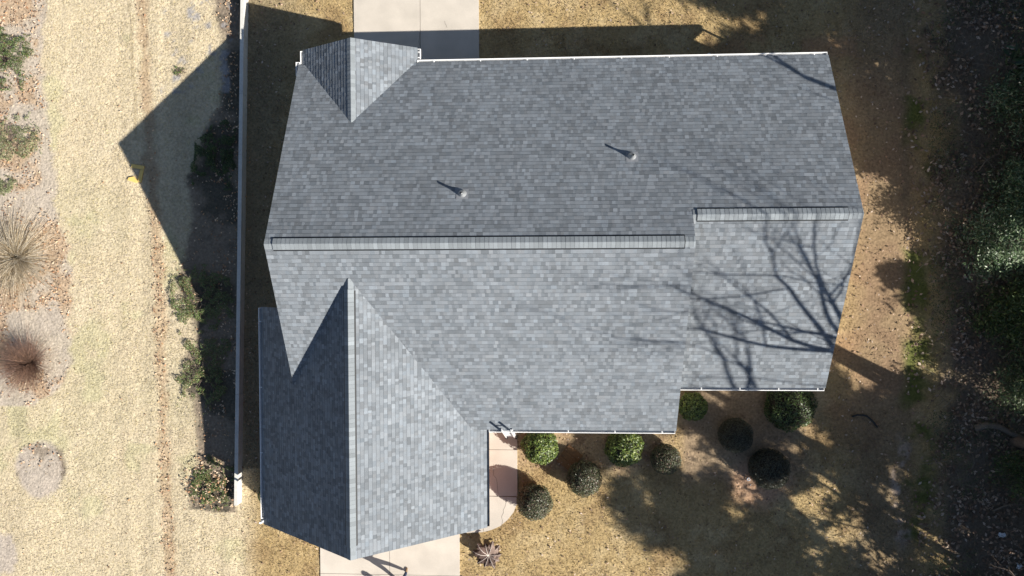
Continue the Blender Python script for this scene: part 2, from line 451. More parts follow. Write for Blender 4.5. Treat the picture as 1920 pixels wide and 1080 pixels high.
# ---- pipe boots
def pipe(u, v, dirt):
    z = 4.5
    for _ in range(12):
        p = at(u, v, z); z = nf(p[0], p[1])
    p[2] = z
    c = MB(); rings = [(.15, -.01), (.14, .02), (.085, .12), (.05, .2), (.047, .24)]
    pts = [(p[0], p[1], p[2] + h) for _, h in rings]
    c.tube(pts, [r for r, _ in rings], 20, cap=False)
    bo = c.build('pipe_flashing', M['lead'], house, smooth=True)
    b = MB(); b.box((-.2, -.2, .009), (.2, .2, .013))
    ang = -math.atan(S)
    b.v = [tuple(Vector(p) + Matrix.Rotation(ang, 3, 'X') @ Vector(q)) for q in b.v]
    b.build('base_plate', M['shinglemetal'], bo)
    q = MB(); 
    V1, F1 = tube_np([(p[0], p[1], p[2] - .02), (p[0], p[1], p[2] + .2), (p[0], p[1], p[2] + .39)], [.04] * 3, 16)
    V2, F2 = tube_np([(p[0], p[1], p[2] + .39), (p[0], p[1], p[2] + .2), (p[0], p[1], p[2] + .05)], [.032] * 3, 16)
    q.v = [tuple(a) for a in np.concatenate([V1, V2])]; q.f = [tuple(int(i) for i in a) for a in F1] + [tuple(int(i) + len(V1) for i in a) for a in F2]; q.m = [0] * len(F1) + [1] * len(F2)
    n1 = 32
    for i in range(16): q.f.append((n1 + i, n1 + (i + 1) % 16, len(V1) + (i + 1) % 16, len(V1) + i)); q.m.append(0)
    q.build('vent_pipe', [M['lead'], M['dark']], house, smooth=True)
M['shinglemetal'] = mat('flashing_metal', (.20, .21, .23), .6, namp=.15)
pipe(867, 364, 0); pipe(1185, 294, 0)
# small rusty-white fascia return on the north west corner
b = MB(); b.box((xW - .02, yN - .75, zN + .02), (xW + .0, yN - .3, zN + .14)); b.build('rake_board', M['white'], house)

# ------------------------------------------------------------------ ground
def spaced():
    a = np.arange(-26, 24.01, .11)
    far = np.array([1, 3, 7, 15, 30, 60, 120, 250, 500, 900.])
    return np.concatenate([(-26 - far)[::-1], a, 24 + far])
gxs = spaced(); gys = np.concatenate([(-15 - np.array([1, 3, 7, 15, 30, 60, 120, 250, 500, 900.]))[::-1], np.arange(-15, 14.01, .11), 14 + np.array([1, 3, 7, 15, 30, 60, 120, 250, 500, 900.])])
def lerpcol(c, k, m): return c * (1 - m[..., None]) + np.array(k) * m[..., None]
bed_edge = lambda v: np.interp(v, [-200, 0, 100, 200, 300, 400, 460, 520, 600, 680, 730, 760, 775, 2000], [90, 86, 78, 84, 98, 106, 126, 132, 124, 132, 110, 60, -400, -400])
wall_u = lambda v: 451 - (v) * .0135
wbed_edge = lambda v: np.interp(v, [-200, 0, 120, 200, 260, 330, 420, 480, 520, 620, 700, 780, 870, 955, 965], [400, 398, 425, 415, 380, 352, 362, 345, 332, 368, 345, 368, 372, 352, 460])
def masks(x, y):
    u, v = px(x, y)
    n1 = fbm(x, y, 1.2, 1); n2 = fbm(x, y, .45, 5); n3 = fbm(x, y, 3.5, 9)
    m = {}
    j = (n2 - .5) * 26
    m['leftbed'] = sstep(6, -6, u - bed_edge(v) + j)
    m['circle'] = np.maximum(sstep(50, 42, np.hypot(u - 75, (v - 880) * .88) + j * .5), sstep(46, 36, np.hypot(u + 8, v - 1040) + j))
    m['ring'] = sstep(6, 2, np.abs(np.hypot(u - 75, (v - 880) * .88) - 45 + j * .5))
    lc = np.interp(v, [-100, 0, 270, 400, 540, 810, 1100], [262, 266, 280, 290, 298, 306, 320])
    m['line'] = sstep(16, 4, np.abs(u - lc) + j * .8)
    m['line2'] = sstep(3.5, 1, np.abs(u - lc + 24)) * (v < 260)
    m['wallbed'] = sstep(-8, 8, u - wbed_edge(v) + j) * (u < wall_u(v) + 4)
    m['greystone'] = sstep(.60, .68, fbm(x, y, .35, 30) * .75 + n1 * .25 + .05 * sstep(300, 400, u)) * (u > 300) * (u < 436) * (v < 175)
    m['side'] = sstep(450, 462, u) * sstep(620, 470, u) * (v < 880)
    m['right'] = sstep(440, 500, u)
    d = u - (1705 + 16 * np.sin(v / 90.)) + (n1 - .5) * 60
    m['clay'] = sstep(1510, 1600, u + (n1 - .5) * 120) * sstep(1745, 1700, u) * sstep(60, 200, v) * sstep(880, 720, v)
    m['clay'] = np.maximum(m['clay'], sstep(.5, .62, n1) * sstep(1300, 1420, u) * sstep(60, 85, v + (n1 - .5) * 20) * sstep(118, 100, v))
    m['moss'] = sstep(44, 18, np.abs(u - 1722) + (n1 - .5) * 40) * sstep(.48, .60, n3 * .4 + n1 * .6)
    m['wood'] = sstep(1725, 1795, u + (n1 - .5) * 110 + (n2 - .5) * 60)
    m['wash'] = sstep(14, 3, np.abs(u - (1692 + 8 * np.sin(v / 40.) + (n1 - .5) * 40) + j * 1.8)) * sstep(.38, .55, fbm(x, y, .5, 33)) * sstep(800, 860, v) * sstep(1040, 1000, v)
    m['bush'] = sstep(895, 860, v + (n1 - .5) * 60) * (v > 700) * sstep(966, 972, u) * sstep(1300, 1220, u)
    m['bush2'] = sstep(925, 885, v + (n1 - .5) * 60) * (v > 700) * sstep(1268, 1290, u) * sstep(1560, 1470, u + (n1 - .5) * 80)
    m['lit_patch'] = sstep(60, 20, np.hypot((u - 1425) / 1.3, v - 905) + j)  # patch of sunlight painted onto the soil by the dark bush
    m['strip'] = sstep(1740, 1690, u) * sstep(1560, 1640, u)
    return u, v, n1, n2, n3, m
def ground_col(x, y):
    u, v, n1, n2, n3, m = masks(x, y)
    c = np.zeros(x.shape + (3,)) + np.array((.465, .395, .275))
    c = lerpcol(c, (.42, .37, .25), sstep(.45, .7, n3) * .6)
    c = lerpcol(c, (.50, .43, .31), sstep(.5, .75, n1) * .5)
    c = lerpcol(c, (.39, .37, .22), sstep(.58, .7, fbm(x, y, 1.7, 14)) * .5 * (u < 460))
    # mowing stripes of the left lawn
    c = c * (1 + .06 * (vnoise(u, v * 0 + 3, 24, 8) - .5 + .6 * (fbm(u, v * .06, 9, 12) - .5))[..., None] * 4.5 * (u < 450)[..., None])
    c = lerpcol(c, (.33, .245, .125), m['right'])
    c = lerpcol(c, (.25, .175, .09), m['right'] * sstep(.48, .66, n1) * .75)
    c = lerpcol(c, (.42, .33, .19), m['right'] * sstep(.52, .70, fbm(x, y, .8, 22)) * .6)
    c = lerpcol(c, (.20, .165, .105), m['side'] * .8)  # grass beside the wall painted darker, house shade put into its colour
    c = lerpcol(c, (.30, .20, .12), m['line'] * .55); c = lerpcol(c, (.24, .19, .11), m['line2'] * .5)
    c = lerpcol(c, (.37, .32, .27), m['leftbed'] * (.75 + .25 * n2)); c = lerpcol(c, (.36, .26, .17), m['leftbed'] * sstep(.46, .58, n1) * .8)
    c = lerpcol(c, (.37, .32, .275), m['circle'] * .9); c = lerpcol(c, (.17, .135, .10), m['circle'] * sstep(.5, .62, n2) * sstep(905, 850, v) * .7)
    c = lerpcol(c, (.15, .12, .09), m['ring'] * sstep(.4, .6, n1) * .8)
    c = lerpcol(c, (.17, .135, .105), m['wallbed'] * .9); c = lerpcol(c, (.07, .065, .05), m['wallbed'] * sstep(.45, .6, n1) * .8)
    c = lerpcol(c, (.25, .245, .255), m['greystone'] * .8)
    c = lerpcol(c, (.34, .255, .16), m['bush'] * .8); c = lerpcol(c, (.20, .13, .085), m['bush'] * sstep(.5, .64, n2) * .7)
    c = lerpcol(c, (.24, .18, .13), m['bush2'] * .75); c = lerpcol(c, (.48, .30, .21), m['lit_patch'] * .7)
    c = lerpcol(c, (.30, .185, .105), m['clay'] * (.38 + .35 * sstep(.4, .6, n1)))
    c = lerpcol(c, (.16, .12, .085), m['strip'] * .6)
    c = lerpcol(c, (.15, .12, .09), m['wood']); c = lerpcol(c, (.085, .11, .025), m['moss'] * .85)
    c = lerpcol(c, (.40, .32, .28), m['wash'] * .7)
    return np.clip(c, .01, .8)
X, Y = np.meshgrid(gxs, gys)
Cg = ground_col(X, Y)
Zg = (fbm(X, Y, .5, 3) - .5) * .05 + (fbm(X, Y, .15, 7, 2) - .5) * .02 - .025
uu, vv = px(X, Y)
Zg = np.where(np.hypot(X, Y) > 60, -.02, Zg)
Zg -= .05 * sstep(1690, 1712, uu) * sstep(1800, 1730, uu)
nx_, ny_ = X.shape[1], X.shape[0]
ii = np.arange(nx_ * ny_).reshape(ny_, nx_)
Fg = np.stack([ii[:-1, :-1], ii[:-1, 1:], ii[1:, 1:], ii[1:, :-1]], -1).reshape(-1, 4)
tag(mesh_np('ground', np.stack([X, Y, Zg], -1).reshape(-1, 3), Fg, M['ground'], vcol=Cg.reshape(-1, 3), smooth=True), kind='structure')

# ------------------------------------------------------------------ concrete
def slab(name, polys, z=.03, cracks=()):
    b = MB()
    for p in polys: b.prism(p, -.12, z)
    for c in cracks:
        for (x0, y0), (x1, y1) in zip(c[:-1], c[1:]):
            d = np.array([x1 - x0, y1 - y0]); d /= np.linalg.norm(d) + 1e-9; q = np.array([-d[1], d[0]]) * .006
            b.poly([(x0 - q[0], y0 - q[1], z + .003), (x1 - q[0], y1 - q[1], z + .003), (x1 + q[0], y1 + q[1], z + .003), (x0 + q[0], y0 + q[1], z + .003)], 1)
    o = b.build(name, [M['concrete'], M['crack']]); tag(o, kind='structure'); return o
def wob(p0, p1, n=9, a=.03):
    t = np.linspace(0, 1, n); P = np.outer(1 - t, p0[:2]) + np.outer(t, p1[:2]); P[1:-1] += rng.normal(0, a, (n - 2, 2)); return [tuple(q) for q in P]
g_ = .008
ax0, ax1 = at(664, 40)[0], at(898, 40)[0]; am = at(788, 40)[0]
yend = 26
slab('driveway', [[(ax0, 6.9), (am - g_, 6.9), (am - g_, yend), (ax0, yend)], [(am + g_, 6.9), (ax1, 6.9), (ax1, yend), (am + g_, yend)]],
     cracks=[wob(at(788, 55), at(786, 112)), wob(at(838, 52), at(834, 40), 4, .01)])
bx0, bx1 = at(601, 1050)[0], at(862, 1050)[0]; bm = at(731, 1060)[0]; by = at(731, 1077)[1]
ytop = at(862, 1003)[1]
slab('driveway', [[(bx0, by + g_), (bm - g_, by + g_), (bm - g_, gY + .28), (bx0, gY + .28)], [(bm + g_, by + g_), (bx1, by + g_), (bx1, ytop), (bx1 - .3, gY + .28), (bm + g_, gY + .28)],
                  [(bx0, -24), (bm - g_, -24), (bm - g_, by - g_), (bx0, by - g_)], [(bm + g_, -24), (bx1 + .12, -24), (bx1 + .12, by - g_), (bm + g_, by - g_)]])
wx0, wx1 = gE - ins + .02, at(970, 880)[0]
j1, j2 = at(940, 843)[1], at(940, 930)[1]
def P2(u, v): a = at(u, v); return (a[0], a[1])
curve = [P2(970, 932), P2(969, 945), P2(963, 960), P2(952, 974), P2(938, 986), P2(922, 993), P2(909, 996.5)]
slab('walkway', [[(wx0, j1 + g_), (wx1, j1 + g_), (wx1, yS + .5), (wx0, yS + .5)],
                 [(wx0, j2 + g_), (wx1, j2 + g_), (wx1, j1 - g_), (wx0, j1 - g_)],
                 list(reversed([(wx0, j2 - g_)] + curve + [(wx0, curve[-1][1])])),
                 list(reversed([(wx0 - g_ * 2, curve[-1][1] + .6), (wx0 - g_ * 2, curve[-1][1] - .02), P2(868, 999), P2(868, 985)]))],
     cracks=[wob(at(949, 932), at(938, 990), 9, .025), wob(at(925, 870), at(934, 925), 7, .02)])

# ------------------------------------------------------------------ long low wall on the left
wt = at(451, 0, .42); wb = at(439, 948, .42)
wd = wb - wt; ext = 1.35
rw = empty('garden_wall', (wb[0], wb[1], 0))
tag(rw, 'long straight low pale timber wall between the house and the left lawn', 'wall')
def wallseg(p0, p1, z0, z1, w0, w1, name, m):
    d = (p1 - p0)[:2]; d /= np.linalg.norm(d); n = np.array([d[1], -d[0]])
    if n[0] < 0: n = -n
    b = MB(); a0 = p0[:2]; a1 = p1[:2]; off = wb[:2]
    Pq = [a0 + n * w0 - off, a1 + n * w0 - off, a1 + n * w1 - off, a0 + n * w1 - off]
    b.prism([tuple(q) for q in Pq], z0, z1)
    return b.build(name, m, rw, bevel=.006)
L_ = np.linalg.norm(wd[:2]); dd = wd / L_
start = wt - dd * 6.0
s = 0; k = 0
while s < L_ + 6.0 - .05:
    e_ = min(s + 2.44, L_ + 6.0)
    p0 = start + dd * s; p1 = start + dd * (e_ - .006)
    wallseg(p0, p1, .385, .425, -.005, .15, 'cap_board', M['wallcap'])
    wallseg(p0, p1, .195, .380, .02, .135, 'wall_board', M['wallcap'])
    wallseg(p0, p1, -.1, .19, .022, .136, 'wall_board', M['wallcap'])
    s = e_

# ------------------------------------------------------------------ foliage makers
def leaf_quads(P, N, size, r, asp=.5):
    """quads centred at P lying roughly across N"""
    n = len(P)
    N = N / (np.linalg.norm(N, axis=1)[:, None] + 1e-9)
    R_ = r.normal(size=(n, 3)); A = np.cross(N, R_); A /= np.linalg.norm(A, axis=1)[:, None] + 1e-9; B = np.cross(N, A)
    s = (size * r.uniform(.6, 1.3, n))[:, None]
    A = A * s; B = B * s * asp
    V = np.stack([P - A, P + B * .9 - A * .1, P + A, P - B * .9 - A * .1], 1)
    return V.reshape(-1, 3), np.arange(4 * n).reshape(n, 4)
def palette(n, cols, r, jit=.15):
    c = np.array(cols)[r.integers(0, len(cols), n)]
    return np.clip(c * r.normal(1, jit, (n, 1)), .003, .9)
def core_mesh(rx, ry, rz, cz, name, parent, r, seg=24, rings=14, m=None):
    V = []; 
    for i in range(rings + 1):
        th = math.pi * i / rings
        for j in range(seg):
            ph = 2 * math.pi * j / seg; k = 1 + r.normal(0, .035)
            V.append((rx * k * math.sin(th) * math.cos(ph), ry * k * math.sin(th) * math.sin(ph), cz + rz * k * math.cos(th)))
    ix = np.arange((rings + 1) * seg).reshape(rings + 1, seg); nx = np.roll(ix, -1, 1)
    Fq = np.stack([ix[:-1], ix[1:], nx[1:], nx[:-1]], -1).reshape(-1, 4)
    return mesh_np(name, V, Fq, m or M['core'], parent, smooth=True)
def bush(name, u, v, rad, h, cols, label, cat, group, seed, leaf=.045, n=3500, flat=1.0, squash=1.0, zc=None, lump=.06):
    r = np.random.default_rng(seed)
    cz = h - rad * flat if zc is None else zc
    p = at(u, v, max(cz, .05))
    root = empty(name, (p[0], p[1], 0)); tag(root, label, cat, group)
    th = r.uniform(0, 2 * math.pi, n); cz_ = r.uniform(-.75, 1, n); sr = np.sqrt(1 - cz_ ** 2)
    D = np.stack([np.cos(th) * sr, np.sin(th) * sr, cz_], 1)
    lum = 1 + lump * np.sin(D[:, 0] * 5 + seed) * np.cos(D[:, 1] * 6 + seed * 2) + lump * .8 * np.sin(D[:, 2] * 9 + D[:, 0] * 7)
    rr = lum * (1 - np.abs(r.normal(0, .07, n)))
    P = D * rr[:, None] * np.array([rad, rad * squash, rad * flat]) + np.array([0, 0, cz])
    ok = P[:, 2] > .02; P = P[ok]; D = D[ok]
    N = D + r.normal(0, .55, D.shape) + np.array([0, 0, .25])
    V, Fq = leaf_quads(P, N, leaf, r)
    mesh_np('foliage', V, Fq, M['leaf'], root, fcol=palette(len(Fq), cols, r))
    core_mesh(rad * .86, rad * squash * .86, rad * flat * .86, cz, 'dark_fill', root, r)  # added opaque dark ball, stands in for the shaded interior
    b = MB(); b.tube([(0, 0, -.05), (0, 0, max(cz, .15))], [.05, .04], 8); b.build('stem', M['bark'], root)
    return root
GL = [(.10, .15, .03), (.14, .19, .04), (.07, .11, .025), (.20, .24, .06), (.05, .08, .02)]
DG = [(.045, .075, .02), (.06, .10, .025), (.03, .055, .018), (.085, .12, .03)]
RD = [(.075, .085, .04), (.10, .10, .055), (.055, .06, .03), (.13, .085, .06), (.06, .075, .035), (.12, .13, .08)]
BG = 'shrubs growing along the front of the house'
bush('broadleaf_bush', 1012, 836, .72, 1.35, GL, 'bright green broadleaf bush half under the gutter beside the walkway', 'bush', BG, 31, leaf=.055, n=3600)
bush('broadleaf_bush', 1170, 838, .74, 1.3, GL, 'bright green broadleaf bush under the middle of the long front gutter', 'bush', BG, 32, leaf=.055, n=3600)
bush('broadleaf_bush', 1299, 762, .56, 1.1, GL, 'small green glossy bush in the inner corner where the front gutters step back', 'bush', BG, 33, leaf=.055, n=2400)
bush('broadleaf_bush', 1480, 760, .98, 1.3, DG, 'wide dark green bush under the right end of the short front gutter', 'bush', BG, 34, leaf=.045, n=5500)
bush('round_bush', 1002, 941, .71, 1.35, RD, 'round clipped bush with reddish leaves beside the curved end of the walkway', 'bush', BG, 35, leaf=.034, n=6500, lump=.045)
bush('round_bush', 1095, 897, .69, 1.3, RD, 'round clipped dull green bush beside the flat brown board', 'bush', BG, 36, leaf=.034, n=6500, lump=.045)
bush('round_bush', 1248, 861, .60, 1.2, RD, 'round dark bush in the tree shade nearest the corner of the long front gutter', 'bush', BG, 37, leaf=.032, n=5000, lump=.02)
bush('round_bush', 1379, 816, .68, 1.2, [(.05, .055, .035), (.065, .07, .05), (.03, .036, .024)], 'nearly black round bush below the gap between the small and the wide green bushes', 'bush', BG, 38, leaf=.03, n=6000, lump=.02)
bush('round_bush', 1442, 879, .80, 1.3, [(.05, .055, .035), (.065, .07, .05), (.03, .036, .024)], 'large nearly black round bush beside the small white ring and the soil patch painted sunlit', 'bush', BG, 39, leaf=.03, n=7500, lump=.02)

bush('round_bush', 508, 925, .5, .95, DG, 'small round shrub tucked under the garage eave across from the end of the long wall', 'bush', BG, 40, leaf=.04, n=2500)
LB = 'low shrubs in the leaf covered beds on the left'
JG = [(.10, .16, .04), (.14, .20, .06), (.07, .11, .03), (.18, .20, .09), (.20, .13, .07)]
PG = [(.22, .24, .12), (.16, .20, .08), (.28, .26, .16), (.10, .13, .05)]
def mat_shrub(u, v, rx, ry, h, cols, label, cat, seed, n=6000, leaf=.03, gap=.46):
    r = np.random.default_rng(seed); p = at(u, v)
    root = empty('low_shrub', (p[0], p[1], 0)); tag(root, label, cat, LB)
    x = r.uniform(-1.25, 1.25, n * 2) * rx; y = r.uniform(-1.25, 1.25, n * 2) * ry
    q = np.hypot(x / rx, y / ry) + (fbm(x + p[0], y + p[1], .5, seed) - .5) * 2.2 - .12
    d = fbm(x + p[0], y + p[1], .22, seed + 3)
    ok = (q < 1) & (d > gap); x, y, q, d = x[ok], y[ok], q[ok], d[ok]
    z = .02 + .7 * h * np.sqrt(np.clip(1 - q, 0, 1)) * (.35 + 1.3 * d) * r.uniform(.35, 1, len(x))
    N = r.normal(0, .6, (len(x), 3)); N[:, 2] = 1
    V, Fq = leaf_quads(np.stack([x, y, z], 1), N, leaf, r, .38); V[:, 2] = np.maximum(V[:, 2], .004)
    c = palette(len(Fq), cols, r, .2) * (.6 + .8 * fbm(x, y, .3, seed + 9))[:, None]
    mesh_np('foliage', V, Fq, M['leaf'], root, fcol=c)
    tl = []
    for i in range(26):
        a = r.uniform(0, 6.28); f = r.uniform(.4, .85); tl.append(([(0, 0, 0), (math.cos(a) * rx * f * .5, math.sin(a) * ry * f * .5, h * .45), (math.cos(a) * rx * f, math.sin(a) * ry * f, h * .4)], [.012, .009, .004], 4))
    tubes_mesh('stems', tl, M['bark'], root)
mat_shrub(12, 112, 1.0, 1.05, .55, DG + JG, 'dark green low shrub at the left edge near the top of the leafy bed', 'shrub', 41, 11000)
mat_shrub(20, 262, 1.1, .9, .35, PG, 'pale green straggly shrub at the left edge above the tall tan grass clump', 'shrub', 42, 6000, gap=.46)
mat_shrub(2, 348, .6, .4, .25, PG, 'small pale green tuft cut by the left edge', 'shrub', 43, 2500, gap=.44)
mat_shrub(338, 135, .34, .28, .12, JG, 'tiny green plant among grey stones at the top of the left lawn', 'plant', 44, 900)
mat_shrub(402, 292, .75, 1.15, .3, DG, 'dark low shrub against the wall in the deepest part of the house shadow', 'shrub', 45, 11000)
mat_shrub(385, 560, 1.15, 1.2, .4, JG, 'low spreading shrub whose left tip is sunlit beside the middle of the wall', 'shrub', 46, 11000)
mat_shrub(384, 705, .95, 1.25, .4, JG, 'small spreading shrub with one sunlit corner on the shadow edge of the left bed', 'shrub', 47, 9000)
mat_shrub(396, 903, .95, .98, .25, JG, 'fully sunlit green ground shrub dusted with brown leaves at the end of the wall', 'shrub', 48, 11000)

def radiate(name, u, v, n, length, spread, cols, label, cat, seed, r0=.006, group=None, droop=.5, base=.12):
    r = np.random.default_rng(seed); p = at(u, v)
    root = empty(name, (p[0], p[1], 0)); tag(root, label, cat, group)
    tl = []; tn = []
    for i in range(n):
        a = r.uniform(0, 2 * math.pi); tilt = r.uniform(.1, spread); L = length * r.uniform(.55, 1.1)
        b0 = np.array([math.cos(a), math.sin(a), 0]) * r.uniform(0, base); d = np.array([math.cos(a) * math.sin(tilt), math.sin(a) * math.sin(tilt), math.cos(tilt)])
        sd = r.normal(0, .12, 3)
        ts = np.linspace(0, 1, 6)
        pts = [b0 + d * L * t + sd * L * t * t + np.array([math.cos(a) * .2, math.sin(a) * .2, -droop]) * L * t * t for t in ts]
        for q in pts: q[2] = max(q[2], .015 + .02 * r.random())
        tl.append((pts, [r0 * (1 - .8 * t) for t in ts], 3)); tn.append(palette(1, cols, r)[0])
    tubes_mesh('stems', tl, M['twig'], root, tn)
    core_mesh(base * 1.3, base * 1.3, .12, .02, 'crown_base', root, r, 12, 6)
    return root
radiate('ornamental_grass', 34, 484, 1500, 1.8, 1.35, [(.50, .43, .32), (.38, .30, .19), (.6, .54, .44), (.25, .19, .12)], 'large clump of dry tan ornamental grass with long arching blades at the left edge', 'grass clump', 51, r0=.008, droop=.35, base=.3)
radiate('twig_shrub', 60, 680, 1900, 1.4, 1.2, [(.20, .12, .09), (.27, .17, .13), (.14, .09, .07), (.30, .18, .12)], 'leafless reddish brown shrub of fine radiating twigs beside the left lawn', 'shrub', 52, r0=.0045, droop=.12, base=.14)

# withered plant with wide folded leaves by the driveway
p = at(917, 1039)
wp = empty('withered_plant', (p[0], p[1], 0)); tag(wp, 'withered plant with broad folded pinkish brown leaves beside the driveway', 'plant')
r = np.random.default_rng(61)
angs = [2.7, 2.2, 1.75, 1.3, .8, .2, -.4, -1.1, -1.9, -2.6, 3.2]
for i, a in enumerate(angs):
    L = (.72 if .6 < a < 3.2 else .5) * r.uniform(.85, 1.1); up = .75 if 1.0 < a < 3.0 else .35
    m = []; ns = 7
    for k in range(ns):
        t = k / (ns - 1); wd_ = .17 * math.sin(math.pi * (t * .85 + .1)) * r.uniform(.9, 1.1)
        c = np.array([math.cos(a) * L * t, math.sin(a) * L * t, .08 + up * L * math.sin(t * 2.2) * .75])
        sde = np.array([-math.sin(a), math.cos(a), 0])
        m.append((c - sde * wd_ + np.array([0, 0, .09 * math.sin(k * 2 + i)]) * t, c + np.array([0, 0, .055]), c + sde * wd_ + np.array([0, 0, .08 * math.cos(k * 2.3 + i)]) * t))
    V = np.array([q for row in m for q in row]); Fq = []
    for k in range(ns - 1):
        for j in range(2): Fq.append((k * 3 + j, k * 3 + j + 1, k * 3 + j + 4, k * 3 + j + 3))
    cc = (np.array([.10, .065, .055]) if 1.6 < a < 3.3 or a < -1.8 else np.array([.26, .19, .16]))  # leaves facing away from the sun painted darker
    lf = mesh_np('leaf', V, Fq, M['litter'], wp, fcol=np.tile(cc * r.uniform(.5, 1.1), (len(Fq), 1)), smooth=False)
    V2, F2 = tube_np([row[1] + np.array([0, 0, .006]) for row in m], [.012 * (1 - .6 * k / ns) for k in range(ns)], 4)
    mesh_np('midrib', V2, F2, M['litter'], lf, fcol=np.tile((.62, .55, .50), (len(F2), 1)))

# ------------------------------------------------------------------ small things
# ladder leaning on the eave
b0 = at(951, 808, 2.75)
lad = empty('ladder', (b0[0], -6.72, .03)); tag(lad, 'extension ladder leaning on the gutter at the inner corner by the walkway', 'ladder')
top = Vector((0, -5.66 + 6.72, 3.27)); d = top.normalized(); L = top.length
for (xo, zo, l0, l1, mm) in ((.20, 0, 0, L - .42, M['alu']), (-.20, 0, 0, L - .42, M['alu']), (.165, .06, .5, L, M['alu']), (-.165, .06, .5, L, M['alu'])):
    b = MB(); nn = Vector((0, -d.z, d.y))
    a0 = d * l0 + nn * zo; a1 = d * l1 + nn * zo
    for (s0, s1) in ((-.016, .016),):
        P = [tuple(a + nn * q + Vector((xo + s_, 0, 0))) for a in (a0, a1) for (s_, q) in ((s0, -.035), (s1, -.035), (s1, .035), (s0, .035))]
        n = len(b.v); b.v += P
        for q in ((0, 3, 2, 1), (4, 5, 6, 7), (0, 1, 5, 4), (1, 2, 6, 5), (2, 3, 7, 6), (3, 0, 4, 7)): b.f.append(tuple(n + i for i in q)); b.m.append(0)
    b.build('rail', mm, lad)
k = .25
while k < L - .5:
    b = MB(); c = d * k; b.tube([(c.x - .19, c.y, c.z), (c.x + .19, c.y, c.z)], [.018] * 2, 8); b.build('rung', M['alu'], lad); k += .305
k = L - .22
b = MB(); c = d * k + nn * .06; b.tube([(c.x - .16, c.y, c.z), (c.x + .16, c.y, c.z)], [.02] * 2, 8); b.build('rung', M['alu'], lad)
for xo in (.2, -.2):
    b = MB(); b.box((xo - .035, -.07, -.01), (xo + .035, .07, .05)); b.build('foot', M['dark'], lad)

# yellow frame piece on the lawn
def P3(u, v, z=.03): return at(u, v, z)
yp = at(258, 324); yo = empty('yellow_frame', (yp[0], yp[1], 0)); tag(yo, 'yellow three sided flat frame lying on the lawn at the shadow edge', 'frame')
b = MB()
def flat(pts): b.prism([(at(u, v)[0] - yp[0], at(u, v)[1] - yp[1]) for u, v in reversed(pts)], .0, .05)
flat([(248, 307.5), (272, 311.5), (270, 318.5), (247, 314)]); flat([(264, 318), (270, 319), (265.5, 342), (258.5, 341)]); flat([(242, 333), (252, 331), (260, 341), (256, 343), (240, 338)])
b.build('frame_board', M['yellow'], yo, bevel=.004)

bp = at(1068, 859); bo = MB()
c30, s30 = math.cos(math.radians(-38)), math.sin(math.radians(-38))
for (w0, w1) in ((-.42, -.145), (-.135, .135), (.145, .42)):
    q = [(-.36, w0), (.36, w0), (.36, w1), (-.36, w1)]
    bo.prism([(bp[0] + a * c30 - c * s30, bp[1] + a * s30 + c * c30) for a, c in q], -.02, .035)
tag(bo.build('brown_board', M['brownboard'], bevel=.004), 'flat square brown plank board lying between two round bushes', 'board')

def lathe(prof, c, sides, name, m, parent=None):
    b = MB(); b.tube([(c[0], c[1], c[2] + h) for _, h in prof], [q for q, _ in prof], sides); return b.build(name, m, parent, smooth=True)
p = at(1403, 898)
me = MB(); ring = [(p[0] + .055 * math.cos(t), p[1] + .055 * math.sin(t), .04) for t in np.linspace(0, 2 * math.pi, 17)]
me.tube(ring, [.022] * 17, 8, cap=False); tag(me.build('white_ring', M['whiteplastic'], smooth=True), 'tiny white plastic ring on the ground beside the largest black bush', 'ring')
p = at(1407, 909); tag(lathe([(.02, 0), (.022, .03), (.004, .04)], p, 8, 'white_pebble', M['whiteplastic']), 'tiny white pebble just below the white ring', 'pebble')
p = at(1329, 104, .5); o = lathe([(.05, -.5), (.05, -.02), (.085, 0), (.08, .05), (.04, .085), (.005, .095)], p, 14, 'yard_vent', M['whiteplastic']); tag(o, 'small white capped pipe standing just beyond the rear gutter', 'pipe')
hp = [at(u, v, .03) for u, v in ((1598, 781), (1607, 778), (1616, 778), (1625, 780), (1633, 786), (1639, 793), (1645, 801))]
hb = MB(); hb.tube(hp, [.035] * 7, 8); tag(hb.build('black_hose', M['hose'], smooth=True), 'short curved piece of black hose on the shaded clay', 'hose')
def scrap(u, v, s_, label, seed, lx=1.0):
    r = np.random.default_rng(seed); p = at(u, v, .06); V = []; n = 6
    for i in range(n):
        for j in range(n): V.append((p[0] + (i / 5 - .5) * s_ * lx + r.normal(0, .02), p[1] + (j / 5 - .5) * s_ + r.normal(0, .02), .06 + .05 * math.sin(i * 1.7 + seed) * math.cos(j * 1.3) + r.normal(0, .012)))
    ix = np.arange(36).reshape(6, 6); Fq = np.stack([ix[:-1, :-1], ix[:-1, 1:], ix[1:, 1:], ix[1:, :-1]], -1).reshape(-1, 4)
    o = mesh_np('plastic_scrap', V, Fq, M['whiteplastic'], smooth=True)
    so = o.modifiers.new('solid', 'SOLIDIFY'); so.thickness = .006
    tag(o, label, 'litter')
scrap(1879, 1003, .2, 'crumpled pale plastic scrap on the woodland floor at lower right', 71, 1.3)
scrap(1911, 1061, .2, 'narrow white plastic bag in the lower right corner', 72, .8)
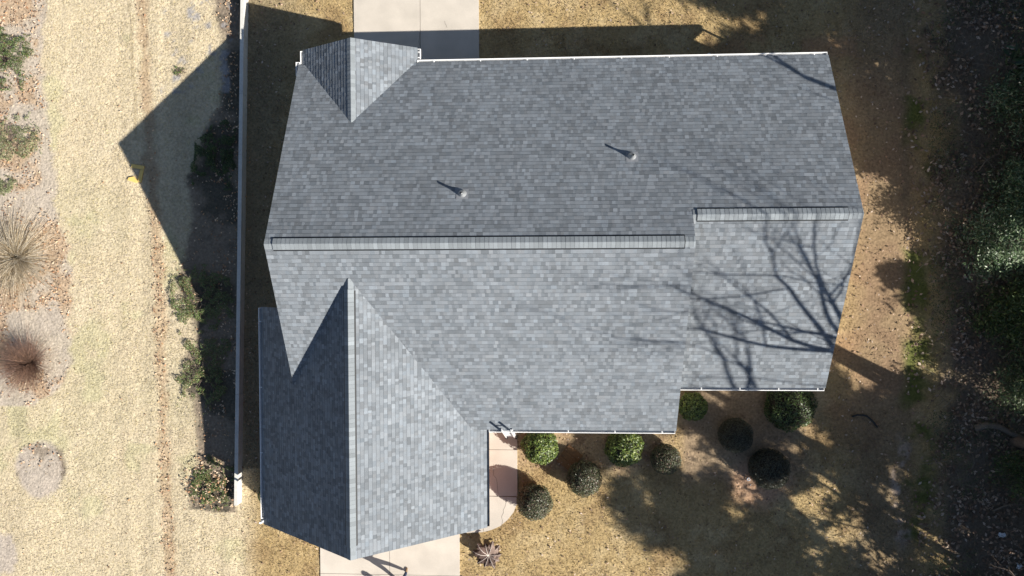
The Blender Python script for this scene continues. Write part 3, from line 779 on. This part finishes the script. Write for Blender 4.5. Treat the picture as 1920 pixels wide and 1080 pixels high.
def log(name, pts, r0, r1, label, cat, twigs, seed):
    r = np.random.default_rng(seed); P = np.array([at(u, v, z) for u, v, z in pts])
    root = empty(name, tuple(P[0])); tag(root, label, cat)
    Q = P - P[0]; b = MB(); b.tube(Q, np.linspace(r0, r1, len(Q)), 8); b.build('limb', M['deadwood'], root, smooth=True)
    tl = []
    for i in range(twigs):
        k = r.integers(1, len(Q)); d = r.normal(0, 1, 3); d[2] = abs(d[2]) * .3; d /= np.linalg.norm(d); l = r.uniform(.3, .9)
        tl.append(([Q[k], Q[k] + d * l * .5 + r.normal(0, .05, 3), Q[k] + d * l], [.012, .008, .003], 4))
    if tl: tubes_mesh('twigs', tl, M['deadwood'], root)
log('fallen_log', [(1828, 803, .12), (1850, 797, .14), (1872, 800, .15), (1895, 812, .16), (1930, 828, .2)], .14, .1, 'thick fallen grey log at the right edge below the evergreens', 'log', 6, 81)
log('fallen_branch', [(1862, 958, .1), (1885, 948, .2), (1905, 944, .25), (1935, 948, .2)], .035, .02, 'thin pale fallen branch near the lower right edge', 'branch', 8, 82)
log('fallen_branch', [(1835, 320, .1), (1850, 300, .25), (1872, 288, .3), (1890, 270, .35)], .03, .012, 'thin dark fallen branch in the upper right woodland', 'branch', 9, 83)
log('fallen_branch', [(1880, 672, .2), (1895, 660, .35), (1915, 640, .5)], .03, .02, 'pale dead branch among the evergreens at the right edge', 'branch', 5, 84)

# ------------------------------------------------------------------ loose leaves and grass (stuff)
def scatter(n, box):
    u = rng.uniform(box[0], box[2], n); v = rng.uniform(box[1], box[3], n)
    d = np.stack([(u - 960) / F, (540 - v) / F, -np.ones(n)], 1) @ CM.T
    t = -CAM_H / d[:, 2]; return d[:, 0] * t, d[:, 1] * t
def inside_paved(x, y):
    q = ((x > xW + .25) & (x < xE - .25) & (y > yS2 + .4) & (y < yN - .45)) | ((x > gW + .35) & (x < gE - .3) & (y > gY + .3) & (y < 0)) | ((x > xW) & (x < xM - .2) & (y > yS + .45) & (y < 0))
    q |= (x > ax0) & (x < ax1) & (y > 6.9); q |= (x > bx0) & (x < bx1 + .05) & (y < gY)
    q |= (x > wx0 - .1) & (x < wx1) & (y > j2) & (y < yS + .5)
    cx, cy = wx0, j2; q |= (x >= wx0 - .1) & (y <= j2) & (np.hypot((x - cx) / (wx1 - wx0), (y - cy) / (j2 - curve[-1][1])) < 1)
    return q
x, y = scatter(120000, (-60, -60, 1990, 1140))
u, v, n1, n2, n3, m = masks(x, y)
dens = .006 + .75 * m['leftbed'] * sstep(.33, .5, n1) + .5 * m['line'] * sstep(330, 420, v) + .2 * m['line'] + .38 * m['wallbed'] * sstep(.35, .5, n2) * (.4 + .9 * sstep(385, 430, u)) + .25 * m['circle'] * sstep(900, 860, v) * sstep(60, 20, abs(u - 85))
dens += .8 * m['wood'] * sstep(.34, .58, n1) + .10 * m['side'] + .06 * sstep(1450, 1650, u) + .05 * m['right'] + .15 * sstep(.25, 0, abs(x + 12.4 - (y * .0)) ) * 0
dens += .5 * (np.hypot(u - 395, v - 905) < 55) + .25 * m['bush']
keep = (rng.random(len(x)) < dens) & ~inside_paved(x, y)
x, y, u = x[keep], y[keep], u[keep]; N = len(x)
P = np.stack([x, y, .01 + rng.random(N) * .04 + .28 * (np.hypot(u - 395, v[keep] - 905) < 40)], 1); Nn = rng.normal(0, .45, (N, 3)); Nn[:, 2] = 1
V, Fq = leaf_quads(P, Nn, np.where(u > 1700, .085, .052), rng, .6)
V[:, 2] = np.maximum(V[:, 2], .002)
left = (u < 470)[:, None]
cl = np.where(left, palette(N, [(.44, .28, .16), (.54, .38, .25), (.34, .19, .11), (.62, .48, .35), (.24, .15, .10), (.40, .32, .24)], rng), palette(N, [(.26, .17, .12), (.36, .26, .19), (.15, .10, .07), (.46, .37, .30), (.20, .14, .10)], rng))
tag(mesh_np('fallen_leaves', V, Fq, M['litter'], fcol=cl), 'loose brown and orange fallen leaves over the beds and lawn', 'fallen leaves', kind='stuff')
# blades
x, y = scatter(240000, (-40, -40, 1980, 1120))
u, v, n1, n2, n3, m = masks(x, y)
bare = np.clip(m['leftbed'] * .8 + m['circle'] * .9 + m['wallbed'] * .8 + m['clay'] * .85 + m['bush'] * .85 + m['bush2'] * .8 + m['greystone'] * .6 + m['wood'] * .7 + m['wash'] * .9 + m['line'] * .4 + sstep(.6, .75, n2) * .3, 0, 1)
keep = (rng.random(len(x)) > bare) & ~inside_paved(x, y)
x, y, u = x[keep], y[keep], u[keep]; N = len(x)
cg = ground_col(x, y) * (1 + rng.normal(0, 1, (N, 1)) * np.where(u < 440, .07, .24)[:, None] + .10); cg[:, 2] *= rng.normal(1, .1, N)
a = rng.uniform(0, 2 * math.pi, N); L = rng.uniform(.04, .12, N); z0 = -.02
tip = np.stack([x + np.cos(a) * L, y + np.sin(a) * L, rng.uniform(.012, .055, N) * np.where(u < 440, .5, 1)], 1)
wv = np.stack([-np.sin(a), np.cos(a), 0 * a], 1) * rng.uniform(.007, .017, N)[:, None]
b0_ = np.stack([x, y, np.full(N, z0)], 1)
V = np.stack([b0_ - wv, b0_ + wv, tip], 1).reshape(-1, 3)
tag(mesh_np('grass', V, np.arange(3 * N).reshape(N, 3), M['blade'], fcol=np.clip(cg, .01, .8)), 'dormant tan lawn grass', 'grass', kind='stuff')
# woodland brambles: low mess of thin stems
tl = []; tn = []
for i in range(900):
    u0 = random.uniform(1745, 1990); v0 = random.uniform(-40, 1120)
    p = at(u0, v0); a = random.uniform(0, 6.28); L = random.uniform(.3, 1.3); h = random.uniform(.1, .5)
    ts = np.linspace(0, 1, 5); bend = random.uniform(-.5, .5)
    tl.append(([(p[0] + math.cos(a + bend * t) * L * t, p[1] + math.sin(a + bend * t) * L * t, .02 + h * math.sin(math.pi * t * .9)) for t in ts], [.006] * 5, 3))
    tn.append(palette(1, [(.16, .13, .10), (.22, .19, .15), (.09, .09, .05), (.12, .10, .07)], rng)[0])
tag(tubes_mesh('brambles', tl, M['twig'], None, tn), 'tangled thin bramble stems on the woodland floor', 'brambles', kind='stuff')
# ground cover leaves, green, in the wood
x, y = scatter(26000, (1740, -40, 1990, 1120)); n1 = fbm(x, y, 1.5, 40); keep = rng.random(len(x)) < sstep(.42, .62, n1) * .9
x, y = x[keep], y[keep]; N = len(x); P = np.stack([x, y, .03 + rng.random(N) * .25], 1); Nn = rng.normal(0, .6, (N, 3)); Nn[:, 2] = 1
V, Fq = leaf_quads(P, Nn, .05, rng, .35)
tag(mesh_np('ground_cover', V, Fq, M['leaf'], fcol=palette(N, [(.05, .08, .025), (.09, .12, .04), (.12, .13, .06), (.04, .06, .03)], rng)), 'patchy green ground cover under the trees', 'ground cover', kind='stuff')

# ------------------------------------------------------------------ trees
def grow(r, start, d, L, rad, depth, out, spread=.55, upb=.12, minr=.006, kids=(2, 4)):
    n = 6; pts = [np.array(start, float)]; dirs = [d / np.linalg.norm(d)]
    for i in range(n):
        nd = dirs[-1] + r.normal(0, .10, 3) + np.array([0, 0, upb * .25]); nd /= np.linalg.norm(nd)
        pts.append(pts[-1] + nd * L / n); dirs.append(nd)
    rr = np.linspace(rad, rad * .62, n + 1)
    out.append((pts, rr, 7 if rad > .06 else (5 if rad > .02 else 3), depth))
    if depth <= 0 or rad * .6 < minr: return
    k = r.integers(kids[0], kids[1] + 1)
    for j in range(k):
        i = n if j == 0 else r.integers(2, n + 1)
        dv = dirs[i] + r.normal(0, spread, 3) * (.45 if j == 0 else 1) + np.array([0, 0, upb]); dv /= np.linalg.norm(dv)
        grow(r, pts[i], dv, L * r.uniform(.62, .85), rr[i] * (r.uniform(.72, .85) if j == 0 else r.uniform(.4, .65)), depth - 1, out, spread, upb, minr, kids)
def bare_tree(x, y, h, rad, seed, label, lean=(0, 0), depth=6, fork=.45, spread=.55, reach=.24, kids=(2, 4), group='bare trees of the wood on the right'):
    r = np.random.default_rng(seed); root = empty('bare_tree', (x, y, -.05)); tag(root, label, 'tree', group)
    out = []; T0 = h * fork
    tr = [np.array([lean[0] * t * t, lean[1] * t * t, T0 * t]) + (r.normal(0, .05, 3) if 0 < t < 1 else 0) for t in np.linspace(0, 1, 7)]
    trr = np.linspace(rad, rad * .7, 7); trr[0] *= 1.3
    tubes_mesh('trunk', [(tr, trr, 10)], M['bark'], root)
    d0 = tr[-1] - tr[-2]; d0 /= np.linalg.norm(d0)
    for j in range(3):
        dv = d0 + r.normal(0, spread, 3) * np.array([1, 1, .3]); grow(r, tr[-1], dv, h * reach, rad * .42, depth - 1, out, spread, kids=kids)
    for j in range(2):
        grow(r, tr[4], np.array([r.normal(), r.normal(), .6]), h * .16, rad * .28, depth - 2, out, spread)
    tubes_mesh('limbs', [(a, b_, c) for a, b_, c, dpt in out if dpt >= depth - 3], M['bark'], root)
    fine = [(a[::2] if len(a) > 6 else a, b_[::2] if len(a) > 6 else b_, c) for a, b_, c, dpt in out if dpt < depth - 3]
    if fine: tubes_mesh('twigs', fine, M['bark'], root)
    return root
def evergreen(x, y, h, R, seed, label, dens=1.0, low=.15, leaf=.11, cols=None, name='evergreen_tree', group='evergreen trees on the right', lobes=None):
    r = np.random.default_rng(seed); root = empty(name, (x, y, -.05)); tag(root, label, 'tree', group)
    cols = cols or [(.035, .06, .025), (.05, .085, .035), (.025, .045, .02), (.08, .11, .06)]
    tubes_mesh('trunk', [([(0, 0, 0), (r.normal(0, .1), r.normal(0, .1), h * .5), (0, 0, h * .97)], [h * .018, h * .012, .02], 8)], M['bark'], root)
    Ps = []; Ns = []; br = []
    nb = int(h * 9 * dens)
    for i in range(nb):
        t = low + (1 - low) * r.random() ** .9; z = h * t
        rad = R * (1 - (t - low) / (1 - low)) ** .5 * r.uniform(.55, 1.08) + .15; a = r.uniform(0, 2 * math.pi)
        e_ = np.array([math.cos(a) * rad, math.sin(a) * rad, z + rad * r.uniform(-.1, .35)]); s_ = np.array([0, 0, z])
        br.append(([s_, s_ * .5 + e_ * .5 + np.array([0, 0, .08]), e_], [.03, .018, .006], 4))
        for k in range(int(4 + rad * 4)):
            f = r.uniform(.3, 1.05); c = s_ + (e_ - s_) * f + r.normal(0, .16, 3)
            m_ = 22; q = c + r.normal(0, 1, (m_, 3)) * np.array([.2, .2, .1]); Ps.append(q)
            Ns.append(r.normal(0, .7, (m_, 3)) + np.array([0, 0, 1]))
    P = np.concatenate(Ps); N = np.concatenate(Ns); V, Fq = leaf_quads(P, N, leaf, r, .3)
    cr = mesh_np('crown', V, Fq, M['leaf'], root, fcol=palette(len(Fq), cols, r))
    tubes_mesh('branches', br, M['bark'], root)
    return root
# in view along the right edge (low and bushy)
SG = [(.06, .115, .045), (.09, .15, .065), (.04, .075, .035), (.16, .22, .12), (.22, .28, .17)]  # palest greens paint sunlit leaf tips into the colour
def shrubtree(u, v, h, R, seed, label, cols=SG, dens=1.6):
    p = at(u, v); return evergreen(p[0], p[1], h, R, seed, label, dens * 1.7, .08, .065, cols, 'evergreen_shrub', 'evergreen shrubs at the edge of the wood')
shrubtree(1850, 455, 2.6, 1.7, 91, 'spreading evergreen with leaf tips painted pale as if sunlit, the largest one at the right edge')
shrubtree(1900, 370, 3.2, 1.6, 92, 'dark evergreen shrub directly above the one with pale leaf tips')
shrubtree(1905, 205, 3.0, 1.5, 93, 'bluish green evergreen shrub high on the right edge', dens=1.2)
shrubtree(1885, 590, 2.4, 1.5, 94, 'dark evergreen shrub between the pale tipped evergreen and the fallen log', DG)
shrubtree(1900, 720, 2.2, 1.4, 95, 'grassy green evergreen shrub just above the fallen log', [(.09, .13, .05), (.12, .17, .07), (.06, .09, .04)])
shrubtree(1915, 880, 1.6, 1.2, 96, 'low dark evergreen shrub just below the fallen log', DG, 1.2)
# beyond the frame, the wood that throws the shade over the yard
EV = [
 (21.5, 9.5, 11.5, 3.0, .15), (21.0, 4.5, 11.0, 3.0, .5), (22.0, 1.4, 10.5, 2.6, .1), (25.0, 13.0, 14, 3.6, .15), (26.0, 6.5, 14, 3.6, .15), (21.5, -13.5, 12.5, 3.4, .12),
 (24.0, -20.5, 15, 3.8, .15), (20.8, -17.3, 14, 3.6, .12), (26.5, -13.0, 12.5, 3.2, .15), (22.5, -4.6, 6.3, 2.4, .15), (22.0, -9.0, 6.0, 2.4, .15), (19.5, -23.5, 14, 3.4, .15),
 (19.3, 2.6, 7.4, 2.3, .1), (20.5, -1.9, 3.9, 1.8, .1), (19.2, 6.6, 7.0, 2.3, .1)]
EL = ['northernmost tall evergreen nearest the yard', 'tall evergreen second from the north', 'medium evergreen opposite the upper roof', 'tallest evergreen at the far north east', 'tall evergreen behind the second one from the north',
      'tall evergreen beyond the lower right corner', 'tallest evergreen at the far south east', 'tall evergreen south of the lawn', 'tall evergreen behind the south east row', 'short evergreen opposite the house ridge', 'short evergreen beside the forked bare tree', 'southernmost tall evergreen', 'short evergreen by the slim bare tree', 'shortest evergreen beyond the pale tipped shrub', 'short evergreen nearest the upper right corner']
for i, ((x, y, h, R, lw), lb) in enumerate(zip(EV, EL)):
    evergreen(x, y, h, R, 110 + i, lb + ' in the wood on the right', (.6, .5, 1.6, 1.0, 1.2, .5, .5, .48, 1, 1.4, 1.2, .5, 1.3, 1.2, .9)[i], lw, .2)
bare_tree(18.2, -6.7, 14.0, .19, 201, 'forked bare tree at the wood edge throwing branch shadows on the lower roof', lean=(-.3, .3), depth=7, fork=.66, spread=.62, reach=.19, kids=(3, 4))
bare_tree(18.6, -7.2, 15.0, .20, 207, 'bare tree standing just south of the forked one', lean=(-.6, .2), depth=7, fork=.62, spread=.62, reach=.22, kids=(3, 5))
bare_tree(19.6, -11.6, 17.5, .20, 203, 'tall slim bare tree between the forked bare tree and the south east evergreens', lean=(-.6, .3), depth=7, fork=.62, spread=.6, reach=.17, kids=(3, 4))
bare_tree(18.3, 1.9, 11.6, .13, 204, 'slim bare tree beside the second northern evergreen', lean=(-.2, .1), depth=5, fork=.86, reach=.10)
bare_tree(17.8, -15.0, 11, .12, 205, 'small bare tree at the lower right corner of the lawn', lean=(-.4, .2), depth=6, fork=.35, kids=(3, 4))
bare_tree(18.9, -12.8, 12, .13, 208, 'bare tree with many fine twigs near the lower right corner', lean=(-.4, .2), depth=6, fork=.4, kids=(3, 4))

# ------------------------------------------------------------------ people
def limb_obj(name, verts, edges, radii, m, parent, root=0, sub=2, flat=None):
    me = bpy.data.meshes.new(name); me.from_pydata(verts, edges, []); me.materials.append(m)
    o = link(bpy.data.objects.new(name, me), parent)
    sk = o.modifiers.new('skin', 'SKIN'); sk.use_smooth_shade = True
    for i, r_ in enumerate(radii):
        me.skin_vertices[0].data[i].radius = (r_, r_) if not isinstance(r_, tuple) else r_
    me.skin_vertices[0].data[root].use_root = True
    ss = o.modifiers.new('sub', 'SUBSURF'); ss.levels = sub; ss.render_levels = sub
    return o
def person(loc, rz, top, label, stride=.28, arms='hold'):
    root = empty('person', loc, rz); tag(root, label, 'person')
    # faces +Y; pelvis root
    J = {}
    V = []; Ed = []; R_ = []
    def a(n, p, r_, par=None):
        J[n] = len(V); V.append(p); R_.append(r_)
        if par: Ed.append((J[par], J[n]))
    a('pel', (0, 0, .95), (.15, .11)); a('wai', (0, 0, 1.1), (.135, .095), 'pel'); a('che', (0, .01, 1.3), (.165, .11), 'wai'); a('nec', (0, 0, 1.47), (.07, .07), 'che'); a('hd0', (0, .01, 1.55), (.06, .065), 'nec')
    a('hd1', (0, .02, 1.64), (.078, .095), 'hd0'); a('hd2', (0, .015, 1.72), (.07, .088), 'hd1')
    for s_, nm in ((1, 'r'), (-1, 'l')):
        f = stride * s_
        a('hip' + nm, (.09 * s_, 0, .9), .095, 'pel'); a('kne' + nm, (.11 * s_, f * .5 + .04, .5), .062, 'hip' + nm); a('ank' + nm, (.12 * s_, f, .09), .042, 'kne' + nm)
        a('sho' + nm, (.19 * s_, 0, 1.41), .062, 'che')
        if arms == 'hold': el = (.25 * s_, .06, 1.13); wr = (.12 * s_, .33, 1.17); hd = (.1 * s_, .40, 1.18); fd = np.array([-.25 * s_, 1, .1])
        else: el = (.27 * s_, -.02, 1.13); wr = (.29 * s_, .06, .88); hd = (.29 * s_, .08, .80); fd = np.array([0, .15, -1])
        a('elb' + nm, el, .045, 'sho' + nm); a('wri' + nm, wr, .03, 'elb' + nm); a('han' + nm, hd, (.036, .02), 'wri' + nm)
        fd = fd / np.linalg.norm(fd); sdv = np.cross(fd, (0, 0, 1)) if arms == 'hold' else np.array([0, 1, 0])
        for k, (off, ln) in enumerate(((-.027, .062), (-.009, .075), (.009, .07), (.027, .055))):
            b_ = np.array(hd) + sdv * off + fd * .03; a(f'f{k}a' + nm, tuple(b_), .009, 'han' + nm); a(f'f{k}b' + nm, tuple(b_ + fd * ln * .55 + np.array([0, 0, -.008])), .008, f'f{k}a' + nm); a(f'f{k}c' + nm, tuple(b_ + fd * ln + np.array([0, 0, -.028])), .0075, f'f{k}b' + nm)
        tb = np.array(wr) * .4 + np.array(hd) * .6 - s_ * sdv * .035; a('t0' + nm, tuple(tb), .011, 'han' + nm); a('t1' + nm, tuple(tb + fd * .035 - s_ * sdv * .015), .009, 't0' + nm)
    body = limb_obj('body', V, Ed, R_, M['skin'], root)
    g = lambda n: V[J[n]]
    def rr(n, k=1.0, add=.018):
        q = R_[J[n]]; return (q[0] * k + add, q[1] * k + add) if isinstance(q, tuple) else (q * k + add,) * 2
    n1_ = ['wai', 'pel', 'hipr', 'kner', 'ankr', 'hipl', 'knel', 'ankl']
    vs = [g(n) for n in n1_]; vs[0] = (0, 0, 1.03); limb_obj('trousers', vs, [(0, 1), (1, 2), (2, 3), (3, 4), (1, 5), (5, 6), (6, 7)], [rr(n) for n in n1_], M['jeans'], root, 1)
    n2_ = ['pel', 'wai', 'che', 'shor', 'elbr', 'wrir', 'shol', 'elbl', 'wril', 'nec']
    vs = [g(n) for n in n2_]; vs[0] = (0, 0, .9); vs[9] = (0, 0, 1.45)
    limb_obj('jacket', vs, [(0, 1), (1, 2), (2, 3), (3, 4), (4, 5), (2, 6), (6, 7), (7, 8), (2, 9)], [rr(n, 1.05, .025) for n in n2_[:-1]] + [(.075, .075)], top, root, 1)
    for s_, nm in ((1, 'r'), (-1, 'l')):
        p = g('ank' + nm)
        limb_obj('shoe', [(p[0], p[1] - .05, .045), (p[0], p[1] + .06, .05), (p[0], p[1] + .17, .035)], [(0, 1), (1, 2)], [(.045, .04), (.048, .045), (.04, .03)], M['shoe'], body)
    r = np.random.default_rng(3)
    h_ = core_mesh(.088, .108, .085, 1.735, 'hair', body, r, 18, 10, M['hair']); h_.location = (0, -.012, 0)
    for s_ in (1, -1):
        e1 = MB(); e1.tube([(.032 * s_, .102, 1.665), (.032 * s_, .112, 1.665)], [.011, .006], 8); e1.build('eye', M['eye'], body)
        limb_obj('ear', [(.078 * s_, .01, 1.68), (.088 * s_, 0, 1.65), (.08 * s_, .01, 1.625)], [(0, 1), (1, 2)], [.01, .013, .009], M['skin'], body, sub=1)
    limb_obj('nose', [(0, .1, 1.67), (0, .125, 1.635), (0, .11, 1.625)], [(0, 1), (1, 2)], [.009, .014, .01], M['skin'], body, sub=1)
    mo = MB(); mo.box((-.022, .098, 1.596), (.022, .108, 1.604)); mo.build('mouth', mat('lips', (.35, .14, .12)), body)
    return root
pp = at(756, 1074)
person((pp[0], pp[1] - .12, .03), math.radians(-8), M['jacket'], 'person in dark clothes and brown shoes on the driveway at the bottom edge', stride=.22, arms='hold')
pc = MB(); pc.box((-.09, -.05, -.015), (.09, .05, .015)); pc.tube([(-.06, .0, .015), (-.06, 0, .035)], [.008, .01], 8); pc.tube([(.06, .0, .015), (.06, 0, .035)], [.008, .01], 8)
c = pc.build('remote_controller', M['dark'], bevel=.004); c.location = (pp[0] + .04, pp[1] + .30, 1.22); tag(c, 'small dark remote controller held by the person in dark clothes', 'remote control')
qq = at(792, 1132)
person((qq[0], qq[1], .03), math.radians(15), M['greycoat'], 'person in a grey coat standing lower down the driveway', stride=.12, arms='down')
